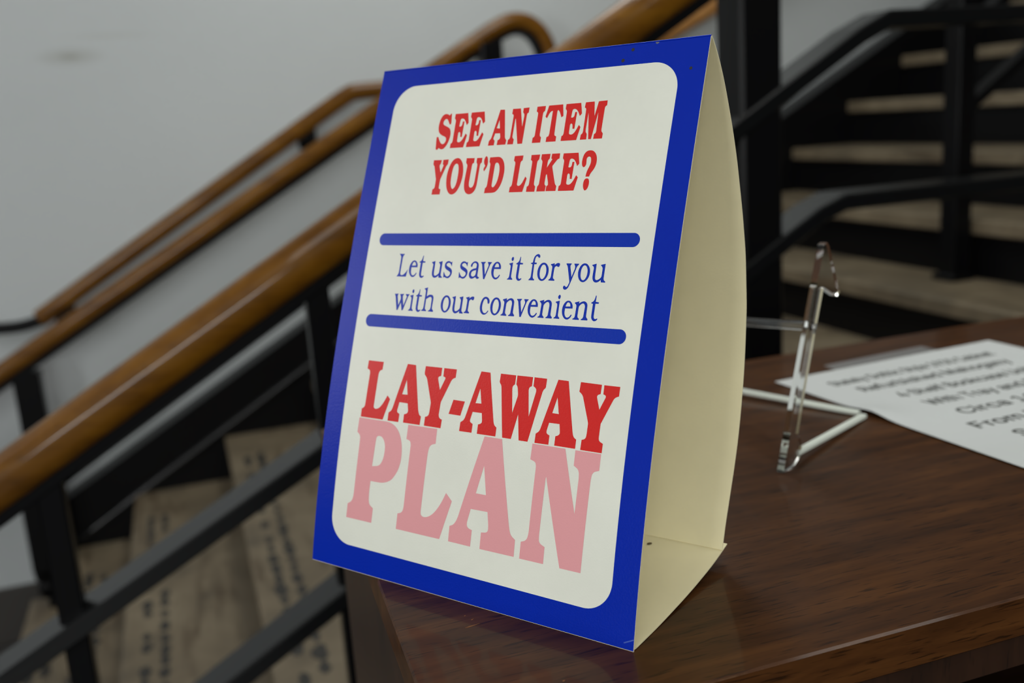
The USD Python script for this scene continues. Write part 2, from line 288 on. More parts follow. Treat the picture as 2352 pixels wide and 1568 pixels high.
# traced outlines of the sign's lettering, in 0.01 mm along (u) and up (t) the printed face
GLYPHS = {
 'L1': [[3051,13181,4317,13186,4301,12698,4136,12636,4053,12518,4026,12374,3982,10376,4011,10285,4113,10234,4280,10247,4474,10338,4683,10580,4844,10846,5005,11159,5249,10953,4856,9636,3003,9618,3011,10134,3158,10204,3226,10306,3248,10419,3300,12384,3270,12540,3183,12611,3036,12661]],
 'A1': [[6296,13236,6954,13223,7598,10542,7667,10369,7756,10243,7874,10197,7854,9673,6527,9661,6531,10169,6714,10227,6800,10313,6810,10421,6707,10852,6039,10854,5943,10351,5953,10245,6031,10193,6161,10147,6144,9645,5264,9630,5269,10135,5447,10248,5540,10428,5576,10572],[6396,12259,6174,11355,6603,11376]],
 'Y1': [[7727,13231,9008,13241,9007,12754,8844,12694,8801,12615,8833,12498,9057,11921,9356,12623,9335,12696,9173,12746,9162,13240,10117,13246,10110,12750,9934,12679,9824,12550,9770,12425,9253,11225,9241,11119,9211,10445,9252,10316,9341,10238,9493,10197,9477,9684,8187,9678,8193,10214,8371,10271,8451,10371,8474,10538,8496,11096,8438,11255,7973,12459,7891,12587,7714,12737]],
 'H': [[10165,11455,11024,11443,10820,10588,9939,10593]],
 'A2': [[11925,13298,12575,13285,13243,10494,13321,10333,13489,10225,13485,9721,12168,9705,12168,10242,12329,10296,12415,10364,12428,10467,12338,10918,11676,10913,11568,10449,11566,10347,11642,10284,11786,10223,11779,9712,10869,9698,10886,10221,11081,10347,11166,10503,11202,10624],[12014,12302,11802,11436,12223,11454]],
 'W': [[13318,13297,14381,13298,14378,12786,14286,12720,14231,12629,14240,12488,14435,11177,14662,12093,14676,12222,14596,12609,14544,12718,14472,12781,14466,13300,15526,13308,15527,12803,15393,12733,15349,12630,15350,12518,15571,11100,15860,12543,15831,12680,15742,12755,15633,12808,15627,13310,16462,13307,16457,12800,16349,12706,16285,12588,15696,9717,15102,9713,14852,11141,14564,9721,13965,9718,13486,12496,13441,12663,13304,12793]],
 'A3': [[17203,13325,17866,13316,18507,10614,18565,10432,18644,10321,18790,10246,18787,9748,17458,9742,17462,10256,17610,10302,17711,10389,17718,10513,17631,10938,16957,10929,16855,10471,16864,10362,16928,10301,17077,10244,17075,9736,16165,9718,16174,10232,16345,10351,16425,10485,16457,10600],[17297,12365,17081,11475,17504,11469]],
 'Y2': [[18640,13338,19946,13320,19937,12824,19783,12767,19734,12682,19756,12590,19979,11987,20270,12673,20264,12752,20223,12787,20101,12828,20093,13313,21055,13318,21048,12810,20892,12753,20772,12647,20704,12494,20202,11348,20162,11264,20158,11117,20152,10506,20173,10402,20239,10318,20438,10239,20431,9739,19112,9733,19127,10277,19285,10325,19365,10416,19391,10566,19398,11169,19374,11274,18881,12577,18801,12690,18618,12820]],
 'pP': [[2914,9551,5311,9565,5665,9505,6037,9321,6319,9050,6557,8623,6681,8183,6738,7684,6707,7224,6575,6748,6357,6385,6126,6095,5744,5897,5343,5803,4928,5789,4453,5782,4423,5130,4463,4568,4551,4324,4869,4146,4839,3248,2695,3233,2718,4106,3002,4270,3116,4499,3153,4767,3191,8125,3170,8385,3092,8506,2890,8638],[4529,8407,4575,8558,4739,8626,4987,8596,5194,8391,5323,8100,5347,7641,5274,7220,5112,6914,4923,6783,4446,6697]],
 'pL': [[6972,9580,9235,9612,9252,8733,8958,8643,8819,8500,8758,8268,8739,7968,8671,4580,8711,4413,8883,4334,9138,4364,9441,4507,9728,4764,9999,5130,10230,5537,10437,6011,10921,5604,10254,3276,6866,3252,6888,4192,7177,4293,7289,4464,7323,4721,7358,8427,7298,8595,7187,8666,6966,8713]],
 'pA': [[12742,9629,13976,9634,15040,5096,15144,4697,15259,4439,15576,4245,15584,3306,13213,3280,13214,4220,13544,4272,13664,4351,13691,4521,13664,4752,13533,5437,12334,5409,12159,4622,12167,4408,12290,4286,12556,4230,12538,3281,10923,3281,10925,4180,11162,4272,11350,4500,11469,4787],[12957,7975,12585,6345,13303,6354]],
 'pN': [[16044,9663,18187,9667,19200,6324,19225,8212,19194,8530,19107,8701,18828,8853,18823,9676,20411,9691,20408,8805,20117,8706,20004,8561,19962,8281,19907,3310,18587,3300,17185,7990,17159,7939,17114,4688,17140,4457,17255,4339,17536,4229,17535,3306,15960,3292,15968,4223,16233,4321,16359,4473,16422,4770,16445,8445,16402,8628,16305,8709,16025,8788]],
 'S': [[6501,29118,6579,28514,6558,28407,6462,28409,6387,28525,6298,28675,6199,28772,6106,28787,6007,28729,5940,28623,5931,28514,5985,28420,6138,28339,6384,28235,6540,28136,6628,27987,6672,27786,6679,27606,6637,27391,6573,27178,6460,26984,6335,26845,6167,26794,6049,26821,5897,26899,5842,26793,5719,26788,5670,26854,5590,27566,5608,27638,5724,27624,5796,27502,5886,27353,6009,27202,6159,27132,6285,27172,6369,27295,6389,27457,6331,27568,6229,27627,6009,27710,5802,27829,5678,27981,5618,28166,5598,28387,5621,28641,5685,28857,5785,29016,5922,29108,6075,29126,6220,29080,6347,29009,6415,29105]],
 'E': [[14932,29167,15924,29176,16087,28529,15966,28386,15886,28541,15794,28686,15683,28798,15543,28846,15445,28813,15412,28710,15395,28339,15472,28315,15570,28351,15605,28442,15614,28646,15745,28643,15742,27635,15609,27649,15591,27817,15551,27935,15471,27974,15410,27919,15407,27827,15419,27409,15445,27338,15557,27298,15682,27326,15792,27436,15890,27604,16000,27852,16131,27730,15983,26960,14940,26951,14945,27246,15024,27277,15059,27369,15062,27496,15045,28710,15016,28794,14928,28870]],
 'A': [[10247,29126,10580,29113,10923,27381,10965,27275,11065,27184,11050,26909,10410,26898,10417,27196,10520,27244,10568,27311,10568,27415,10512,27635,10150,27636,10078,27334,10103,27263,10201,27189,10196,26893,9760,26885,9774,27191,9872,27274,9927,27411],[10309,28474,10196,27965,10420,27936,10431,27979]],
 'N': [[11172,29119,11748,29116,12059,27961,12083,28647,12062,28751,11953,28844,11948,29120,12368,29136,12367,28818,12277,28772,12261,28653,12259,26909,11920,26906,11497,28509,11471,28442,11474,27372,11513,27276,11607,27211,11599,26903,11179,26904,11187,27188,11277,27244,11307,27346,11305,28659,11288,28747,11174,28806]],
 'I': [[12924,29142,13521,29151,13519,28854,13425,28776,13406,28694,13417,27414,13452,27306,13541,27238,13541,26917,12953,26919,12951,27235,13047,27278,13076,27383,13054,28716,13026,28789,12933,28843]],
 'T': [[13745,29159,14708,29166,14853,28464,14724,28379,14652,28547,14549,28741,14436,28842,14391,28798,14387,28681,14433,27388,14462,27304,14589,27240,14598,26941,13915,26938,13920,27236,14039,27278,14076,27405,14066,28819,13950,28791,13842,28656,13744,28389,13610,28480]],
 'M': [[16232,29185,16805,29197,16942,28327,17085,29189,17647,29207,17655,28921,17559,28859,17539,28758,17541,27484,17574,27369,17671,27285,17668,26980,17099,26979,17104,27257,17196,27309,17219,27433,17165,28531,17139,28395,16953,26972,16775,26976,16520,28548,16510,28433,16511,27515,16532,27399,16626,27303,16643,26971,16227,26967,16237,27265,16327,27329,16351,27454,16325,28745,16305,28827,16211,28879]],
 'Y': [[5711,26113,6357,26104,6322,25853,6248,25784,6255,25688,6417,25289,6565,25762,6477,25825,6474,26112,6899,26126,6894,25812,6787,25696,6744,25554,6494,24869,6481,24727,6485,24299,6528,24238,6643,24213,6645,23881,5996,23877,5997,24211,6119,24269,6150,24399,6140,24853,6104,24949,5833,25724,5715,25824]],
 'O': [[7601,26198,7770,26152,7949,25992,8082,25776,8166,25514,8217,25208,8215,24879,8165,24576,8080,24296,7957,24064,7786,23914,7596,23853,7409,23907,7247,24050,7113,24265,7027,24526,6974,24835,6961,25168,7007,25499,7111,25829,7241,26039,7419,26164],[7591,25838,7704,25787,7788,25596,7835,25311,7843,24935,7817,24582,7751,24349,7633,24221,7529,24235,7440,24377,7365,24591,7332,24946,7338,25324,7379,25607,7469,25794]],
 'U': [[8302,26157,8918,26143,8921,25832,8823,25788,8802,25683,8792,24587,8831,24400,8893,24306,9000,24270,9118,24314,9176,24441,9208,24626,9210,25695,9176,25789,9105,25861,9102,26141,9505,26139,9515,25848,9431,25781,9413,25665,9416,24575,9408,24344,9343,24114,9210,23943,9028,23864,8829,23866,8653,23961,8508,24173,8435,24454,8418,24735,8449,25671,8417,25754,8310,25851]],
 'q': [[9813,26233,9897,26160,9973,25926,9989,25717,9943,25534,9803,25272,9726,25401,9743,25493,9818,25630,9718,25749,9669,25890,9678,26075,9736,26201]],
 'D': [[10081,26142,10697,26160,10868,26127,11045,25994,11180,25795,11272,25541,11314,25267,11310,24948,11266,24631,11185,24360,11053,24134,10894,23978,10712,23934,10076,23915,10087,24229,10172,24285,10200,24423,10189,25688,10166,25770,10086,25853],[10660,25807,10778,25762,10875,25622,10940,25368,10951,25048,10920,24729,10848,24479,10743,24322,10658,24266,10577,24302,10542,24394,10540,25655,10572,25769]],
 'L': [[11896,26163,12514,26181,12509,25883,12411,25819,12385,25711,12383,24428,12413,24360,12516,24318,12633,24369,12733,24502,12820,24702,12894,24888,13012,24765,12849,23956,11897,23944,11905,24260,11991,24313,12029,24448,12018,25709,11994,25800,11889,25877]],
 'K': [[13808,26202,14405,26212,14400,25914,14321,25850,14298,25731,14302,25386,14589,25881,14505,25924,14512,26208,15056,26214,15069,25905,14955,25869,14894,25792,14665,25481,14671,25402,15006,24472,15055,24366,15152,24285,15148,23984,14470,23981,14474,24284,14562,24335,14555,24454,14378,24986,14322,24961,14315,24802,14310,24459,14345,24352,14432,24298,14422,23976,13835,23969,13843,24282,13917,24347,13940,24466,13932,25716,13908,25811,13803,25908]],
 '?a': [[17100,26319,17267,26269,17420,26134,17527,25937,17569,25704,17557,25447,17469,25219,17331,25030,17265,24916,17230,24788,16995,24781,17009,24974,17049,25153,17131,25344,17197,25535,17198,25742,17144,25911,17034,25962,16926,25919,16889,25804,16907,25622,16916,25492,16852,25365,16756,25337,16667,25422,16614,25605,16616,25865,16676,26097,16794,26248,16928,26308]],
 '?b': [[17118,24688,17210,24660,17276,24531,17294,24351,17258,24146,17168,24007,17071,23983,16983,24074,16921,24255,16913,24461,16958,24614,17034,24677]],
 'l': [[4227,20065,4674,20056,4566,19930,4539,19825,4531,18837,4565,18734,4671,18700,4787,18733,4914,18832,5011,18948,5115,19093,5032,18619,4257,18609,4375,18756,4408,18890,4404,19821,4371,19916]],
 'e': [[17140,17726,17263,17699,17378,17593,17456,17448,17457,17290,16987,17282,16977,17085,17002,16937,17064,16829,17138,16774,17224,16773,17324,16826,17419,16962,17468,16928,17430,16832,17340,16725,17242,16668,17135,16662,17018,16714,16899,16837,16822,17001,16797,17187,16816,17394,16896,17567,17006,17685],[17134,17632,17226,17603,17290,17513,17309,17403,16996,17385,17019,17480,17066,17586]],
 't': [[18828,18092,18872,18076,18868,17745,19069,17723,19061,17645,18865,17635,18864,16938,18889,16848,18949,16797,19030,16811,19087,16846,19120,16808,19064,16731,18978,16680,18874,16683,18780,16750,18720,16856,18707,17002,18710,17626,18597,17648,18596,17685,18720,17756,18785,17869]],
 'u': [[18575,19849,18590,19146,18604,19017,18653,18944,18740,18936,18854,18984,18991,19107,18996,19592,18957,19677,18858,19760,18877,19793,19138,19855,19140,19016,19178,18932,19266,18882,19269,18818,19002,18822,18980,18957,18863,18855,18727,18796,18602,18812,18489,18905,18443,19033,18430,19184,18446,19596,18421,19671,18311,19744,18318,19770]],
 's': [[9737,19701,9747,19396,9696,19466,9611,19575,9500,19623,9391,19599,9319,19515,9348,19435,9473,19377,9667,19292,9789,19184,9826,19064,9816,18922,9744,18777,9637,18682,9515,18657,9367,18702,9284,18736,9213,18672,9176,19062,9227,19023,9306,18883,9429,18776,9544,18770,9655,18845,9708,18958,9663,19058,9551,19115,9357,19200,9236,19298,9193,19409,9198,19553,9287,19678,9429,19729,9560,19706,9659,19648]],
 'a': [[10302,19753,10433,19721,10553,19613,10585,19473,10583,18889,10633,18820,10723,18804,10727,18744,10646,18690,10546,18697,10453,18794,10341,18729,10238,18685,10112,18690,10009,18767,9948,18886,9946,19028,9996,19151,10103,19245,10242,19301,10410,19330,10433,19468,10427,19559,10364,19628,10259,19655,10168,19612,10124,19519,10108,19408,10036,19395,9989,19444,9996,19536,10073,19650,10182,19728],[10432,19216,10445,19025,10419,18903,10334,18829,10212,18815,10126,18872,10094,18972,10120,19094,10218,19168]],
 'v': [[13681,17643,14028,17664,14026,17617,13955,17553,13951,17484,14104,16893,14274,17433,14268,17501,14188,17625,14192,17660,14493,17658,14476,17614,14390,17524,14358,17420,14111,16619,14018,16622,13791,17493,13748,17560,13688,17605]],
 'i': [[16573,17691,16577,16874,16614,16783,16699,16732,16694,16672,16314,16674,16319,16708,16417,16780,16443,16885,16446,17449,16418,17523,16311,17593,16328,17622]],
 'j': [[16516,18027,16572,17992,16597,17909,16579,17823,16524,17764,16463,17799,16428,17872,16435,17957]],
 'f': [[14684,20300,14785,20257,14833,20179,14827,20100,14768,20060,14704,20119,14614,20174,14545,20115,14514,19990,14510,19797,14657,19790,14653,19700,14502,19691,14522,18951,14558,18873,14647,18820,14645,18757,14257,18760,14275,18810,14368,18889,14390,18991,14383,19687,14265,19715,14268,19761,14385,19794,14399,19964,14448,20135,14547,20251]],
 'o': [[17835,19849,17976,19821,18122,19694,18212,19523,18240,19329,18217,19133,18135,18956,18008,18831,17868,18776,17712,18820,17592,18935,17508,19106,17476,19324,17504,19522,17586,19700,17704,19813],[17853,19741,17961,19689,18049,19540,18082,19345,18066,19149,18005,18994,17911,18893,17798,18899,17721,18983,17663,19134,17646,19352,17674,19549,17749,19694]],
 'r': [[15877,19792,15882,19692,15995,19784,16118,19821,16213,19791,16240,19714,16195,19601,16121,19583,16021,19640,15915,19581,15892,19492,15884,18980,15916,18914,16008,18862,16003,18789,15612,18796,15616,18847,15710,18906,15742,19019,15746,19554,15724,19631,15622,19695,15636,19734]],
 'y': [[16647,19804,16989,19809,16984,19765,16926,19701,16934,19614,17100,19047,17247,19557,17236,19667,17157,19786,17171,19808,17472,19810,17452,19750,17357,19649,17326,19538,17085,18740,16992,18473,16910,18359,16791,18310,16683,18349,16642,18435,16665,18524,16737,18550,16797,18497,16853,18467,16921,18513,17010,18737,16995,18824,16753,19630,16717,19695,16656,19749]],
 'w': [[4381,17510,4702,17526,4640,17436,4638,17337,4795,16803,4926,17228,4874,17398,4797,17505,5136,17534,5130,17484,5063,17420,5070,17309,5208,16800,5393,17374,5273,17491,5265,17528,5600,17531,5562,17480,5501,17392,5220,16507,5127,16489,4977,16985,4801,16508,4708,16490,4463,17353,4400,17449]],
 'h': [[6975,18020,6980,17464,7129,17568,7310,17589,7439,17559,7521,17454,7535,17311,7522,16758,7567,16689,7661,16598,7627,16536,7240,16550,7249,16586,7374,16654,7411,16776,7408,17256,7390,17376,7324,17445,7217,17439,6968,17294,6971,16739,7000,16669,7106,16602,7087,16546,6697,16555,6705,16591,6816,16658,6851,16793,6852,17785,6814,17868,6718,17912,6726,17949]],
 'c': [[11489,17664,11615,17626,11731,17527,11776,17424,11773,17301,11708,17244,11647,17285,11624,17381,11588,17484,11512,17542,11426,17538,11354,17464,11306,17311,11285,17134,11301,16958,11355,16821,11452,16703,11552,16691,11643,16723,11736,16860,11790,16837,11746,16747,11656,16654,11558,16600,11452,16589,11335,16635,11231,16725,11162,16862,11129,17019,11137,17232,11187,17429,11268,17574,11373,17646]],
 'n': [[17839,17719,17838,17598,17952,17679,18071,17731,18198,17732,18316,17661,18377,17544,18383,17443,18386,16909,18418,16847,18504,16769,18495,16695,18084,16692,18087,16734,18183,16795,18213,16871,18237,17435,18204,17544,18133,17614,18049,17610,17953,17549,17844,17432,17838,16894,17872,16813,17961,16754,17957,16689,17550,16691,17553,16738,17652,16790,17679,16885,17693,17442,17669,17524,17559,17602,17570,17640]],
}
LINES = {
 'headline': [('S', 0, 0), ('E', -8129, -98), ('E', -6865, -84), ('A', 0, 0), ('N', 0, 0), ('I', 0, 0), ('T', 0, 0), ('E', 0, 0), ('M', 0, 0)],
 'question': [('Y', 0, 0), ('O', 0, 0), ('U', 0, 0), ('q', 0, 0), ('D', 0, 0), ('L', 0, 0), ('I', 162, -2959), ('K', 0, 0), ('E', 367, -2969), ('?a', 0, 0), ('?b', 0, 0)],
 'offer': [('l', 0, 0), ('e', -11597, 1950), ('t', -12632, 1905), ('u', -11348, -168), ('s', -1185, -19), ('s', 0, 0), ('a', 0, 0), ('v', -2977, 2073), ('e', -5244, 2045), ('i', -3555, 2063), ('j', -3555, 2063), ('t', -5346, 2013), ('f', 0, 0), ('o', -2692, -38), ('r', 0, 0), ('y', 0, 0), ('o', 0, 0), ('u', 0, 0)],
 'means': [('w', 0, 0), ('i', -10661, -169), ('j', -10661, -169), ('t', -12472, -212), ('h', 0, 0), ('o', -9312, -2238), ('u', -9336, -2253), ('r', -5609, -2186), ('c', 0, 0), ('o', -5606, -2184), ('n', -4857, -68), ('v', 0, 0), ('e', -2292, -34), ('n', -2299, -34), ('i', 0, 0), ('j', 0, 0), ('e', 0, 0), ('n', 0, 0), ('t', 0, 0)],
 'layaway': [('L1', 0, 0), ('A1', 0, 0), ('Y1', 0, 0), ('H', 0, 0), ('A2', 0, 0), ('W', 0, 0), ('A3', 0, 0), ('Y2', 0, 0)],
 'plan': [('pP', 0, 0), ('pL', 0, 0), ('pA', 0, 0), ('pN', 0, 0)],
}

# ------------------------------------------------------------------ the room (setting)
WY = 3.36                                    # back wall
def struct(name, mesh, m, label=None):
    return tag(obj(name, mesh, m), label, kind='structure')


struct('floor', bx(-3.2, 5.2, -3.6, 3.5, -0.06, 0.0), M['floor'])
struct('ceiling', bx(-3.2, 5.2, -3.6, 3.5, 3.42, 3.5), M['ceiling'])
struct('wall_back', bx(-3.2, 5.2, WY, WY + 0.12, 0, 3.42), M['wall'])
struct('wall_left', bx(-3.3, -3.2, -3.6, 3.5, 0, 3.42), M['wall_dark'])
struct('wall_right', bx(5.2, 5.3, -3.6, 3.5, 0, 3.42), M['wall_dark'])
struct('wall_front', bx(-3.3, 5.3, -3.7, -3.6, 0, 3.42), M['wall_dark'])
struct('baseboard_back', bx(-3.2, -0.58, WY - 0.02, WY, 0.0, 0.19, 0.004), M['baseboard'])

# ------------------------------------------------------------------ the staircase: two flights with a landing between
rng = random.Random(7)
NEAR, FAR = 1.42, 3.25
stairs = thing('staircase', 'dark iron staircase with worn brown marble treads rising to the right behind the cabinet', 'staircase', (-0.56, 2.3, 0), kind='structure')
LOW = [(-0.60, 0.177), (-0.44, 0.322), (-0.245, 0.467), (0.055, 0.612)]          # (nosing x, tread top z)
HIGH = [(1.50 + 0.25 * k, 0.907 + 0.16 * k) for k in range(6)]
LANDX = 0.358


def pits(x0, z, y0, y1):
    """Two staggered rows of dark worn pits beside a nosing, flat on the tread."""
    out = []
    for row, dx in enumerate((0.052, 0.092)):
        y = y0 + 0.03 * row
        while y < y1:
            r = rng.uniform(0.013, 0.023)
            a = np.linspace(0, 2 * np.pi, 14, endpoint=False)
            e = Polygon([(x0 + dx + rng.uniform(-.003, .003) + r * 0.62 * math.cos(t) * rng.uniform(.8, 1.15), y + r * 1.4 * math.sin(t)) for t in a]).buffer(0)
            if rng.random() > 0.18:
                q = extrude(e, 0.0006); q.apply_translation((0, 0, z)); out.append(q)
            y += rng.uniform(0.045, 0.065)
    return out


for k, (x, z) in enumerate(LOW):
    nx = LOW[k + 1][0] if k < 3 else LANDX
    tr = obj('tread', bx(x, nx + 0.03, NEAR, FAR, z - 0.035, z, 0.004), M['marble'], stairs)
    obj('worn_pit', pits(x, z, NEAR + .1, FAR - 0.25), M['stain_dark'], tr, kind='stuff')
    obj('riser', bx(x + 0.018, x + 0.03, NEAR, FAR, z - 0.145 - (0.032 if k == 0 else 0), z - 0.035), M['black_paint'], stairs)
obj('landing', bx(LANDX, 1.56, NEAR, FAR, 0.757 - 0.035, 0.757, 0.004), M['marble'], stairs)
obj('riser', bx(LANDX + 0.018, LANDX + 0.03, NEAR, FAR, 0.757 - 0.145, 0.757 - 0.035), M['black_paint'], stairs)
for k, (x, z) in enumerate(HIGH):
    obj('tread', bx(x, x + 0.285, NEAR, FAR, z - 0.04, z, 0.004), M['marble'], stairs)
    obj('riser', bx(x + 0.022, x + 0.034, NEAR, FAR, z - 0.16, z - 0.04), M['black_paint'], stairs)
obj('upper_landing', bx(3.0, 5.18, NEAR, FAR, 1.867 - 0.05, 1.867, 0.004), M['marble'], stairs)
obj('riser', bx(3.022, 3.034, NEAR, FAR, 1.707, 1.817), M['black_paint'], stairs)
# outer (near) strings close the open side of the flights; they stay below the tread ends
s1 = [(-0.58, 0.0)] + [q for k, (x, z) in enumerate(LOW) for q in ((x + .02, z - 0.035 - (.142 if k == 0 else .145)), (x + .02, z - 0.035))] + [(LANDX + .02, 0.577), (LANDX + .02, 0.722), (1.54, 0.722), (1.54, 0.0)]
obj('outer_string', xz_plate(s1[1:], NEAR + 0.004, NEAR + 0.02), M['black_paint'], stairs)
s2 = [(1.522, 0.722)] + [q for x, z in HIGH for q in ((x + .022, z - 0.04 - .12), (x + .022, z - 0.04))] + [(3.022, 1.667), (3.022, 1.817), (5.1, 1.817), (5.1, 1.3), (3.1, 1.3), (1.75, 0.4), (1.541, 0.4)]
obj('outer_string', xz_plate(s2, NEAR + 0.004, NEAR + 0.02), M['black_paint'], stairs)

# wall string: black iron plate along the wall with two mouldings
SY = 3.25


def mould(p0, p1, h, d, name='moulding', m='black_gloss'):
    """A half-round bead along the wall string from p0 to p1 (x, z), h tall and d proud."""
    prof = [(-d * math.cos(t), h / 2 * math.sin(t)) for t in np.linspace(-np.pi / 2, np.pi / 2, 9)] + [(0.012, h / 2), (0.012, -h / 2)]
    obj(name, sweep([(p0[0], SY, p0[1]), (p1[0], SY, p1[1])], prof), M[m], stairs, smooth=40)


def on(p, q, x):
    return p[1] + (q[1] - p[1]) * (x - p[0]) / (q[0] - p[0])


sA, sB = (-0.431, 0.497), (0.478, 1.017)          # top of the lower flight's string
rA, rB = (-0.373, 0.584), (0.001, 0.804)          # thin rod above it
pA, pB = (-0.448, 0.339), (0.368, 0.821)
X0, X1 = -0.455, 0.86
obj('wall_string', xz_plate([(X0, 0.0), (X0, on(sA, sB, X0)), (X1, on(sA, sB, X1)), (1.75, on(sA, sB, X1)), (1.75, 0.1), (1.6, 0.0)], SY, WY - 0.005), M['black_gloss'], stairs)
mould((X0, on(pA, pB, X0)), (0.85, on(pA, pB, 0.85)), 0.026, 0.012, m='black_bar')
obj('string_rod', sweep([(X0, SY, on(rA, rB, X0)), (X1, SY, on(rA, rB, X1)), (1.28, SY, on(rA, rB, X1) + 0.01)], oval(0.0065, 0.0065, 12, 2)), M['black_paint'], stairs)
bA, bB = (2.195, 1.499), (2.718, 1.780)
obj('wall_string', xz_plate([(1.752, 0.5), (1.752, on(bA, bB, 1.752)), (3.2, on(bA, bB, 3.2)), (5.1, on(bA, bB, 3.2)), (5.1, 1.7), (3.2, 1.6)], SY, WY - 0.005), M['black_gloss'], stairs)

# ------------------------------------------------------------------ railings
# rail on posts along the wall string
rb = thing('railing', 'slim brown wooden rail on black iron posts curling down at its upper end', 'railing', (-0.49, 3.2, 0.2), kind=None)
tA, tB = (-0.56, 0.930), (0.667, 1.634)


def tz(x):
    return on(tA, tB, x)


curl = [(-1.25, 3.2, tz(-1.25)), (-0.56, 3.2, tz(-0.56)), (0.2, 3.2, tz(0.2)), (0.8, 3.2, tz(0.8)), (0.98, 3.2, tz(0.98) - 0.002), (1.08, 3.2, 1.868), (1.14, 3.2, 1.888), (1.20, 3.2, 1.875), (1.243, 3.2, 1.83), (1.265, 3.2, 1.76), (1.272, 3.2, 1.66), (1.272, 3.2, 1.58)]


def smooth_path(P, it=3):
    P = np.array(P, float)
    for _ in range(it):
        Q = [P[0]]
        for a, b in zip(P[:-1], P[1:]):
            L = np.linalg.norm(b - a); k = min(0.25, 0.08 / L)
            Q += [a + (b - a) * k, b - (b - a) * k]
        P = np.array(Q + [P[-1]])
    return P


cp = smooth_path(curl)
# rail (its lower side follows on a black iron channel)
def sweep_turn(path, prof):
    """sweep for a path in an x-z plane that may turn past vertical: 'up' is the left normal of the path."""
    P = np.asarray(path, float); d = np.diff(P, axis=0); d /= np.linalg.norm(d, axis=1)[:, None]
    n, m = len(P), len(prof); rings = []
    for i in range(n):
        t = d[max(i - 1, 0)] + d[min(i, n - 2)]; t /= np.linalg.norm(t)
        u = np.array([-t[2], 0, t[0]])
        rings.append(P[i] + np.outer([q[0] for q in prof], (0, 1.0, 0)) + np.outer([q[1] for q in prof], u))
    V = np.vstack(rings); F = []
    for i in range(n - 1):
        for j in range(m):
            a, b = i * m + j, i * m + (j + 1) % m
            F += [(a, b, b + m), (a, b + m, a + m)]
    V = np.vstack([V, P[0], P[-1]])
    for j in range(m):
        F += [(n * m, (j + 1) % m, j), (n * m + 1, (n - 1) * m + j, (n - 1) * m + (j + 1) % m)]
    t = trimesh.Trimesh(V, F, process=False)
    if t.volume < 0:
        t.invert()
    return t


obj('handrail', sweep_turn(cp, oval(0.030, 0.028)), M['honey_wood'], rb, label='slim brown wooden handrail', smooth=40)
obj('rail_channel', sweep_turn(cp, [(x * 0.020, y * 0.010 - 0.034) for x, y in ((1, -1), (1, 1), (-1, 1), (-1, -1))]), M['black_paint'], rb)
obj('post', bx(-0.526, -0.450, 3.165, 3.235, 0.20, 0.925, 0.004), M['black_paint'], rb)
obj('post', bx(1.012, 1.085, 3.165, 3.235, 0.757, 1.82, 0.004), M['black_paint'], rb)
obj('post_block', bx(-0.562, -0.440, 3.14, 3.245, 0.30, 0.60, 0.008), M['black_paint'], rb)
pend = trimesh.creation.revolve([(0.0, 0.0), (0.012, 0.004), (0.02, 0.02), (0.026, 0.045), (0.018, 0.06), (0.026, 0.07), (0.03, 0.105), (0.0, 0.105)], sections=20)
pend.apply_translation((-0.540, 3.19, 0.196)); obj('pendant', pend, M['black_paint'], rb, smooth=40)
obj('post_foot', bx(-0.535, -0.440, 3.15, 3.24, 0.177, 0.21, 0.004), M['black_paint'], rb)

# handrail fixed to the wall, with returns at both ends
WR = 3.30
rw = thing('wall_handrail', 'brown wooden handrail on brackets fixed along the grey wall, level at its top end', 'handrail', (0, WR, 1.3))
wp = [(-0.62, WR, 1.056), (-0.475, WR, 1.050), (-0.440, WR, 1.066), (0.580, WR, 1.683), (0.615, WR, 1.692), (0.86, WR, 1.696)]
obj('handrail', sweep(smooth_path(wp[2:], 2), oval(0.026, 0.0275)), M['honey_wood'], rw, smooth=40)
lowend = sweep(smooth_path([(-0.66, WR, 1.062), (-0.58, WR, 1.050), (-0.50, WR, 1.046), (-0.43, WR, 1.062)], 2), oval(0.020, 0.018))
obj('rail_return', lowend, M['black_paint'], rw, label='dark metal return at the foot of the handrail', smooth=40)
for bxp, bz in ((0.445, 1.572), (-0.372, 1.083)):
    br = trimesh.util.concatenate([bx(bxp - 0.018, bxp + 0.018, WR - 0.018, WY + 0.01, bz - 0.030, bz + 0.002, 0.005), bx(bxp - 0.03, bxp + 0.03, WY - 0.008, WY + 0.004, bz - 0.055, bz + 0.02, 0.003)])
    obj('bracket', br, M['black_paint'], rw)
rw2 = thing('wall_handrail', 'pale orange wooden handrail on the wall beside the thick black newel post', 'handrail', (2.2, WR, 2.0))
hp = [(1.30, WR, 1.618), (1.60, WR, 1.757), (3.2, WR, 2.497)]
obj('handrail', sweep(hp, oval(0.028, 0.030)), M['orange_wood'], rw2, smooth=40)
for bxp in (1.5, 2.6):
    bz = on((1.6, 1.757), (3.2, 2.497), bxp) - 0.03
    obj('bracket', bx(bxp - 0.015, bxp + 0.015, WR - 0.015, WY + 0.01, bz - 0.03, bz + 0.005, 0.004), M['black_paint'], rw2)

# the near railing: thick wooden handrail over two flat iron bars, up to a square newel and level beyond it
NY = 1.48
rn = thing('railing', 'near stair railing with a thick glossy honey wood handrail over two flat black iron bars', 'railing', (0.92, NY, 0.757))


def hz(x):
    return 1.698 + 0.5855 * (x - 0.706)


